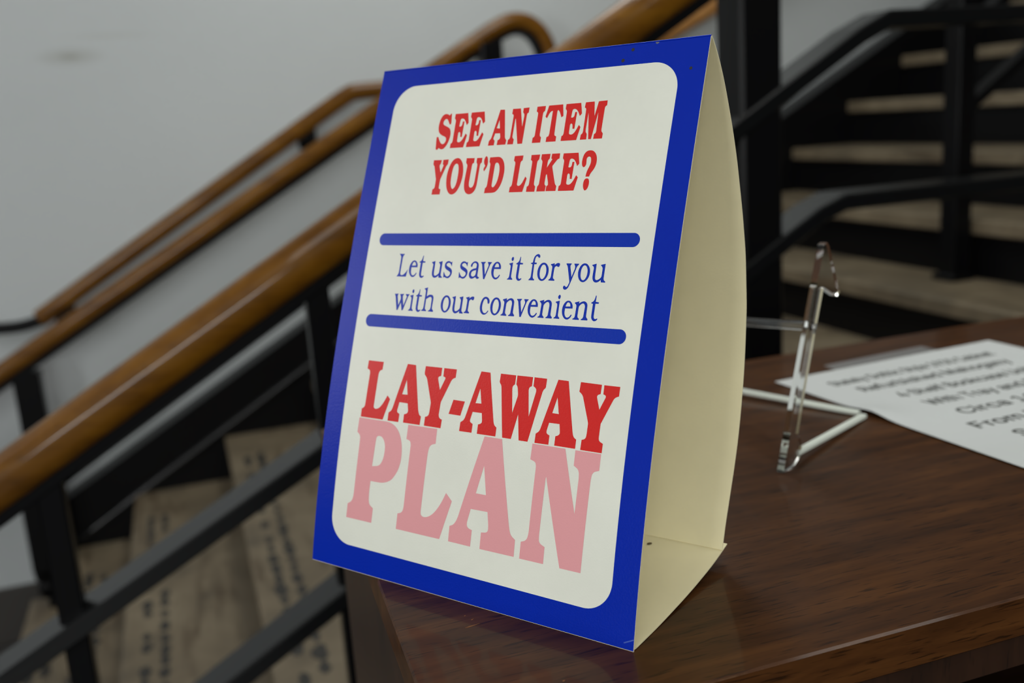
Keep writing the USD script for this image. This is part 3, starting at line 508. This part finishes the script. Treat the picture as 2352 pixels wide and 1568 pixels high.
prof = oval(0.034, 0.0355, 36, 2.3)
obj('handrail', sweep([(-0.95, NY, hz(-0.95)), (0.2, NY, hz(0.2)), (1.25, NY, hz(1.25))], prof), M['honey_wood'], rn, label='thick glossy honey-brown wooden handrail', smooth=50)
obj('rail_channel', sweep([(-0.95, NY, hz(-0.95) - 0.046), (1.25, NY, hz(1.25) - 0.046)], rectp(0.02, 0.009, 0.002)), M['black_paint'], rn)


BW, BH = 0.040, 0.0145
bars = [[(-0.95, NY, 0.497), (0.159, NY, 1.090), (0.40, NY, 1.235), (1.0, NY, 1.588), (1.14, NY, 1.668), (1.20, NY, 1.694), (1.9, NY, 1.698)],
        [(-0.95, NY, 0.202), (0.159, NY, 0.843), (1.0, NY, 1.337), (1.06, NY, 1.371), (1.11, NY, 1.389), (1.9, NY, 1.391)]]
for pth in bars:
    obj('bar', sweep(pth, rectp(BW, BH)), M['black_bar'], rn, label='flat black iron bar')
for px, tz0 in ((-0.222, 0.467), (0.184, 0.612)):
    obj('post', bx(px - 0.018, px + 0.018, NY - 0.018, NY + 0.018, tz0, hz(px) - 0.045, 0.003), M['black_paint'], rn)
obj('newel_post', bx(0.905, 0.985, NY - 0.034, NY + 0.046, 0.757, 2.02, 0.006), M['black_paint'], rn, label='thick square black newel post')
obj('newel_cap', bx(0.888, 1.002, NY - 0.05, NY + 0.062, 2.02, 2.06, 0.012), M['black_paint'], rn)
for zc in (0.83, 1.985):
    obj('newel_band', bx(0.898, 0.992, NY - 0.039, NY + 0.052, zc - 0.03, zc + 0.03, 0.006), M['black_paint'], rn)

# a thin post standing on the upper flight, with a rail climbing to the right of it
rt = thing('railing', 'thin black post on the upper treads with a black rail climbing right from it', 'railing', (1.965, 2.1, 1.067))
obj('post', bx(1.937, 1.993, 2.072, 2.128, 1.067, 1.80, 0.003), M['black_paint'], rt)
obj('post_foot', bx(1.925, 1.999, 2.06, 2.14, 1.067, 1.085, 0.004), M['black_paint'], rt)
obj('bar', sweep([(1.99, 2.1, 1.523), (2.6, 2.1, 1.523 + 0.61 * 0.66)], rectp(0.022, 0.014, 0.002)), M['black_paint'], rt)
obj('bar', sweep([(1.99, 2.1, 1.72), (2.6, 2.1, 1.72 + 0.61 * 0.66)], rectp(0.022, 0.014, 0.002)), M['black_paint'], rt)

# ------------------------------------------------------------------ the cabinet
cab = thing('cabinet', 'tall dark mahogany cabinet with chipped front edge under the blue-bordered sign', 'cabinet', (0.66, 0.63, 0))
TX0, TX1, TY0, TY1 = 0.080, 1.24, 0.372, 0.884
def square_up(m, inset=0.0):
    """The cabinet's left side is a little out of square: it leans inwards towards the back."""
    m.vertices[:, 0] += np.where(m.vertices[:, 0] < 0.2, 0.022 * (m.vertices[:, 1] - TY0) / (TY1 - TY0) - 0.002 + inset, 0)
    return m


obj('top', square_up(bx(TX0, TX1, TY0, TY1, CT - 0.0245, CT, 0.0012)), M['mahogany'], cab)
obj('top_moulding', square_up(bx(TX0 + 0.004, TX1 - 0.004, TY0 + 0.0035, TY1 - 0.006, CT - 0.046, CT - 0.0245, 0.002)), M['mahogany_side'], cab)
obj('side_panel', square_up(bx(TX0 + 0.006, TX0 + 0.028, TY0 + 0.010, TY1 - 0.008, 0.0, CT - 0.046, 0.0015)), M['mahogany_side'], cab)
obj('side_panel', bx(TX1 - 0.030, TX1 - 0.008, TY0 + 0.010, TY1 - 0.008, 0.0, CT - 0.046, 0.0015), M['mahogany_side'], cab)
obj('back_panel', bx(TX0 + 0.036, TX1 - 0.030, TY1 - 0.03, TY1 - 0.016, 0.06, CT - 0.046), M['mahogany_side'], cab)
for zc in (0.09, 0.40, 0.70, 0.99):
    obj('shelf', bx(TX0 + 0.036, TX1 - 0.030, TY0 + 0.045, TY1 - 0.03, zc - 0.01, zc + 0.01, 0.0015), M['mahogany_side'], cab)
obj('plinth', bx(TX0 + 0.036, TX1 - 0.030, TY0 + 0.045, TY0 + 0.06, 0.0, 0.08), M['mahogany_side'], cab)

# scratches through the varnish and a pale chip, beside the sign's foot
def sliver(p, q, w):
    p, q = np.array(p), np.array(q); d = (q - p) / np.linalg.norm(q - p); n = np.array([-d[1], d[0]])
    pts = [p, p + (q - p) * .3 + n * w, p + (q - p) * .65 + n * w * .6, q, p + (q - p) * .6 - n * w * .5, p + (q - p) * .3 - n * w * .8]
    m = extrude(Polygon(pts).buffer(0), 0.0001); m.apply_translation((0, 0, CT - 0.00002)); return m


for p, q, w in (((0.1182, 0.4730), (0.1272, 0.4742), 0.0006), ((0.1238, 0.4797), (0.1256, 0.4808), 0.0005), ((0.1215, 0.4856), (0.1228, 0.4866), 0.0004), ((0.1470, 0.4024), (0.1486, 0.4028), 0.0006)):
    obj('scratch', sliver(p, q, w), M['bare_wood'], cab)

# ------------------------------------------------------------------ the folded card sign
CW = 0.23364
A2 = np.array([0.5829, -0.8126]); B2 = np.array([0.8126, 0.5829]); O2 = np.array([0.0535, 0.6014])   # along its foot, towards its back, front-left foot
BACK = np.array([(.1122, .3045), (.1199, .2944), (.1275, .2806), (.1337, .2657), (.1384, .2532), (.1432, .2376), (.1471, .2210), (.1515, .1990), (.1543, .1752), (.1545, .1525), (.1530, .1357), (.1495, .1125), (.1445, .0912), (.1392, .0732), (.1328, .0567), (.1246, .0387), (.1175, .0232), (.1122, .0093)])
BASE = np.array([(0.0003, 0.0008), (.004, .0004), (.0204, .0004), (.0544, .0016), (.0922, .0050), (.1190, .0100)])
_z = np.linspace(0, .304, 2000); _p = 0.233849 * _z + 0.665975 * _z ** 2 + -0.752357 * _z ** 3
_t = np.concatenate([[0], np.cumsum(np.hypot(np.diff(_z), np.diff(_p)))])
TMAX = float(_t[-1])


def card_point(u, t, lift=0.0):
    """Points of the printed face: u metres along the foot, t metres up the bowed face, lifted off it."""
    u = np.asarray(u, float); t = np.asarray(t, float)
    z = np.interp(t, _t, _z); p = np.interp(t, _t, _p)
    e = 0.002
    dz = np.interp(t + e, _t, _z) - np.interp(t - e, _t, _z); dp = np.interp(t + e, _t, _p) - np.interp(t - e, _t, _p)
    L = np.maximum(np.hypot(dz, dp), 1e-9); p = p - lift * dz / L; z = z + lift * dp / L
    xy = O2 + np.outer(u, A2) + np.outer(p, B2)
    return np.c_[xy, CT + z]


sign = thing('table_tent_sign', 'folded card sign with blue border reading LAY-AWAY PLAN standing on the dark cabinet', 'sign', (float(O2[0] + A2[0] * CW / 2), float(O2[1] + A2[1] * CW / 2), CT))


def board(pz, th, u0=0.0, u1=CW):
    """A strip of board: the cross-section polyline pz (p, z) thickened by th to its right, along the foot direction."""
    from scipy.interpolate import PchipInterpolator as PC
    s = np.concatenate([[0], np.cumsum(np.hypot(*np.diff(pz, axis=0).T))])
    q = np.linspace(0, s[-1], 90)
    c = np.c_[PC(s, pz[:, 0])(q), PC(s, pz[:, 1])(q)]
    d = np.gradient(c, axis=0); d /= np.linalg.norm(d, axis=1)[:, None]
    nrm = np.c_[d[:, 1], -d[:, 0]]
    ring = np.vstack([c, (c + nrm * th)[::-1]])
    n = len(ring); h = n // 2
    V = np.vstack([np.c_[O2 + np.outer(np.full(n, uu), A2) + np.outer(ring[:, 0], B2), CT + ring[:, 1]] for uu in (u0, u1)])
    F = []
    for i in range(n):
        j = (i + 1) % n
        F += [(i, j, j + n), (i, j + n, i + n)]
    for i in range(h - 1):
        a, b, cc, dd = i, i + 1, n - 2 - i, n - 1 - i
        F += [(a, cc, b), (a, dd, cc), (a + n, b + n, cc + n), (a + n, cc + n, dd + n)]
    t = trimesh.Trimesh(V, F, process=False)
    if t.volume < 0:
        t.invert()
    return t


TH = 0.0006
FRONT = np.c_[np.interp(np.linspace(0, TMAX, 160), _t, _p), np.interp(np.linspace(0, TMAX, 160), _t, _z)]
obj('front_panel', board(FRONT, TH), M['card_board'], sign, smooth=30)
obj('back_panel', board(BACK, TH), M['card_board'], sign, label='cream inner side of the bowed back panel', smooth=30)
obj('base_panel', board(BASE[::-1], TH, 0.0, CW), M['card_board'], sign, label='cream base flap', smooth=30)
# the flap's corner sticking out past the back panel
ridge = np.array([(.1110, .3038), (.1119, .3045), (.1126, .3040)])
obj('fold', board(ridge, 0.0004), M['card_blue'], sign)


def print_mesh(poly, lift, step=0.007):
    """A printed shape (in u, t metres) as a thin sheet that follows the bowed face."""
    V, F, k = [], [], 0
    u0, t0, u1, t1 = poly.bounds
    lo = math.floor(t0 / step) * step
    while lo < t1:
        part = poly.intersection(sbox(u0 - 1, lo, u1 + 1, lo + step))
        for g in getattr(part, 'geoms', [part]):
            if g.geom_type != 'Polygon' or g.area < 1e-10:
                continue
            v, f = trimesh.creation.triangulate_polygon(g, engine='earcut')
            V.append(card_point(v[:, 0], v[:, 1], lift)); F.append(np.asarray(f) + k); k += len(v)
        lo += step
    t = trimesh.Trimesh(np.vstack(V), np.vstack(F), process=False)
    n = t.face_normals.mean(axis=0)
    if n[:2] @ B2 > 0:
        t.invert()
    return t


def rrect(u0, u1, t0, t1, r):
    return sbox(u0 + r, t0 + r, u1 - r, t1 - r).buffer(r, 24)


def soften(ring, it=2):
    """Rounds the gentle bends of a traced outline and keeps its corners sharp."""
    P = np.array(ring, float)
    for _ in range(it):
        n = len(P); Q = []
        for i in range(n):
            a, b, c = P[i - 1], P[i], P[(i + 1) % n]
            d0, d1 = b - a, c - b; l0, l1 = np.linalg.norm(d0), np.linalg.norm(d1)
            if l0 < 1e-9 or l1 < 1e-9:
                continue
            ang = math.degrees(math.acos(max(-1, min(1, float(d0 @ d1) / (l0 * l1)))))
            if ang > 52:
                Q.append(b)
            else:
                k = 0.25 * min(l0, l1)
                Q += [b - d0 / l0 * k, b + d1 / l1 * k]
        P = np.array(Q)
    return P


def glyph(name, du, dt):
    rings = GLYPHS[name]
    ps = []
    for r in rings:
        R = np.array(r, float).reshape(-1, 2) * 1e-5 + np.array([du, dt]) * 1e-5
        ps.append(Polygon(soften(R)).buffer(0))
    g = ps[0]
    for h in ps[1:]:
        g = g.difference(h)
    return g


blue = sbox(-0.0001, 0.0002, CW - 0.0001, TMAX).difference(rrect(0.0147, 0.21845, 0.0155, 0.3120, 0.0165))
obj('blue_border', print_mesh(blue, 0.00009), M['card_blue'], sign, label='glossy blue printed border', smooth=30)
obj('white_field', print_mesh(rrect(0.0146, 0.21855, 0.0154, 0.3121, 0.0165), 0.00006), M['card_white'], sign, label='off-white printed field with rounded corners', smooth=30)


def pill(p0, p1, r):
    from shapely.geometry import LineString
    return LineString([p0, p1]).buffer(r, 20)


bars = [pill((0.0270, 0.2097), (0.2061, 0.2120), 0.0039), pill((0.0268, 0.1572), (0.2060, 0.1595), 0.0040)]
for b in bars:
    obj('blue_bar', print_mesh(b, 0.00013), M['card_ink'], sign, label='blue printed bar with rounded ends', smooth=30)
for line, m, lab in (('headline', 'card_red', 'red slab lettering SEE AN ITEM'), ('question', 'card_red', "red slab lettering YOU'D LIKE?"),
                     ('offer', 'card_ink', 'blue italic lettering Let us save it for you'), ('means', 'card_ink', 'blue italic lettering with our convenient'),
                     ('layaway', 'card_red', 'large red lettering LAY-AWAY'), ('plan', 'card_pink', 'very large pink lettering PLAN')):
    g = unary_union([glyph(*q) for q in LINES[line]])
    obj('lettering', print_mesh(g, 0.00013), M[m], sign, label=lab, smooth=30)
# pin holes in the border
from shapely.geometry import Point
for u, t, r, m in ((0.1822, 0.3149, 0.00105, 'speck'), (0.1875, 0.3208, 0.0010, 'speck'), (0.2247, 0.3067, 0.0009, 'speck'), (0.2022, 0.3238, 0.0011, 'speck_grey')):
    obj('pin_hole', print_mesh(Point(u, t).buffer(r, 8), 0.00015), M[m], sign)
obj('crease', print_mesh(pill((0.2280, 0.0034), (0.2332, 0.0060), 0.0003), 0.00015), M['crease'], sign)
# dark hole in the base flap
hole = trimesh.creation.cylinder(radius=0.0011, height=0.0004, sections=16)
hole.apply_scale((1.5, 1, 1)); hole.apply_translation((float((O2 + A2 * 0.1893 + B2 * 0.1036)[0]), float((O2 + A2 * 0.1893 + B2 * 0.1036)[1]), CT + 0.0077))
obj('punch_hole', hole, M['stain'], sign)

# ------------------------------------------------------------------ the acrylic easel behind the sign
ez = thing('display_easel', 'clear acrylic plate easel standing between the sign and the white paper', 'easel', (0.45, 0.70, CT))
FOOT_R = np.array([0.396, 0.588]); FOOT_L = np.array([0.431, 0.860]); APEX = np.array([0.533, 0.664])
UPR = [(0.0, 0.0), (0.012, 0.0), (0.024, 0.004), (0.029, 0.012), (0.0275, 0.020), (0.022, 0.026), (0.024, 0.046), (0.036, 0.085), (0.056, 0.098), (0.0665, 0.128), (0.090, 0.1165), (0.0955, 0.1185), (0.0745, 0.1575), (0.0715, 0.161), (0.0665, 0.1605), (0.0035, 0.012)]
UPR = [(0.0, 0.0), (0.018, 0.0), (0.027, 0.004), (0.030, 0.012), (0.0275, 0.019), (0.0235, 0.023), (0.0330, 0.048), (0.0545, 0.100), (0.0665, 0.1275), (0.0905, 0.1165), (0.0950, 0.1185), (0.0760, 0.1575), (0.0725, 0.161), (0.0680, 0.160), (0.0200, 0.050)]
for foot in (FOOT_R, FOOT_L):
    d = APEX - foot; d /= np.linalg.norm(d); nn = np.array([-d[1], d[0]])
    m = extrude(Polygon(UPR).buffer(0.0008, 4).buffer(-0.0008), 0.0055)
    v = m.vertices.copy()
    m.vertices = np.c_[foot + np.outer(v[:, 0], d) + np.outer(v[:, 2] - 0.00275, nn), CT + 0.0004 + np.maximum(v[:, 1], 0)]
    m.fix_normals()
    obj('upright', m, M['acrylic'], ez)
    a = np.r_[foot + d * 0.026, CT + 0.0075]; e = np.r_[APEX - d * 0.006, CT + 0.0024]
    obj('prong', sweep([a, e], rectp(0.0030, 0.0020, 0.0008), side=(nn[0], nn[1], 0)), M['acrylic_frost'], ez, label='frosted whitish prong')
dR = (APEX - FOOT_R) / np.linalg.norm(APEX - FOOT_R); dL = (APEX - FOOT_L) / np.linalg.norm(APEX - FOOT_L)
for uu, zz, zl in ((0.0475, 0.1015, 0.070),):
    p0 = np.r_[FOOT_R + dR * uu, CT + zz]; p1 = np.r_[FOOT_L + dL * (uu * zl / zz), CT + zl]
    w3 = p1 - p0; w3 /= np.linalg.norm(w3); sd = np.cross((0, 0, 1.0), w3)
    obj('cross_rod', sweep([p0 + w3 * 0.0028, p1 - w3 * 0.0028], rectp(0.0035, 0.0032, 0.001), side=sd), M['acrylic'], ez)

# ------------------------------------------------------------------ papers
pp = thing('paper_sheet', 'white sheet of paper with rows of printed black text lying beside the easel', 'paper', (0.67, 0.65, CT))
AX = np.array([0.9983, 0.0583]); AY = np.array([0.0583, -0.9983]); P0 = np.array([0.530, 0.795])


def sheet_z(u, v):
    """Height of the sheet over the cabinet: it rides up over the tip of the easel's prongs."""
    return 0.0010 + 0.0034 * np.exp(-((u - 0.004) ** 2 + (v - 0.131) ** 2) / 0.02 ** 2) + 0.0006 * np.sin(u * 14 + 1) * np.sin(v * 9)


PW, PH = 0.2793, 0.390
nu, nv = 50, 60
U, Vv = np.meshgrid(np.linspace(0, PW, nu), np.linspace(0, PH, nv), indexing='ij')
top = np.c_[P0 + np.outer(U.ravel(), AX) + np.outer(Vv.ravel(), AY), CT + sheet_z(U, Vv).ravel()]
bot = top - [0, 0, 0.0003]
F = []
idx = lambda i, j: i * nv + j
for i in range(nu - 1):
    for j in range(nv - 1):
        F += [(idx(i, j), idx(i, j + 1), idx(i + 1, j + 1)), (idx(i, j), idx(i + 1, j + 1), idx(i + 1, j))]
F = np.array(F)[:, ::-1]
sheet = trimesh.Trimesh(np.vstack([top, bot]), np.vstack([F, F[:, ::-1] + nu * nv]), process=False)
obj('sheet', sheet, M['paper'], pp, smooth=True)
rows = [('Stately Gothic Style 1930 Cabinet', 0.034, 0.2385, 0.047), ('Refurbished Mahogany', 0.0435, 0.2285, 0.0765), ('4 Shelf Bookcase Unit', 0.058, 0.221, 0.109), ('With Tray and Base', 0.060, 0.2195, 0.1405), ('Circa 1950', 0.063, 0.215, 0.1735), ('From USA', 0.043, 0.236, 0.2065), ('Solid Oak', 0.055, 0.224, 0.238)]
heights = {}
for text, u0, u1, v in rows:
    m = meshkit.text_mesh(text, 0.0145, depth=0.0001, bold=True)
    b0, b1 = m.bounds
    sx = min(1.15, (u1 - u0) / (b1[0] - b0[0]))
    uu = (u0 + (m.vertices[:, 0] - b0[0]) * sx) if sx < 1.15 else (u0 + (m.vertices[:, 0] - b0[0]) * sx)
    vv = v - m.vertices[:, 1]
    m.vertices = np.c_[P0 + np.outer(uu, AX) + np.outer(vv, AY), CT + sheet_z(uu, vv) + 0.00005 + m.vertices[:, 2]]
    obj('text_line', m, M['paper_ink'], pp)
# the clear sheet showing behind it
cs = extrude(Polygon([(0.600, 0.700), (0.745, 0.712), (0.738, 0.832), (0.606, 0.821)]), 0.0003)
cs.apply_translation((0, 0, CT + 0.0002))
tag(obj('plastic_sleeve', cs, M['plastic_sheet']), 'thin clear plastic sleeve showing behind the far edge of the white paper', 'plastic sleeve')
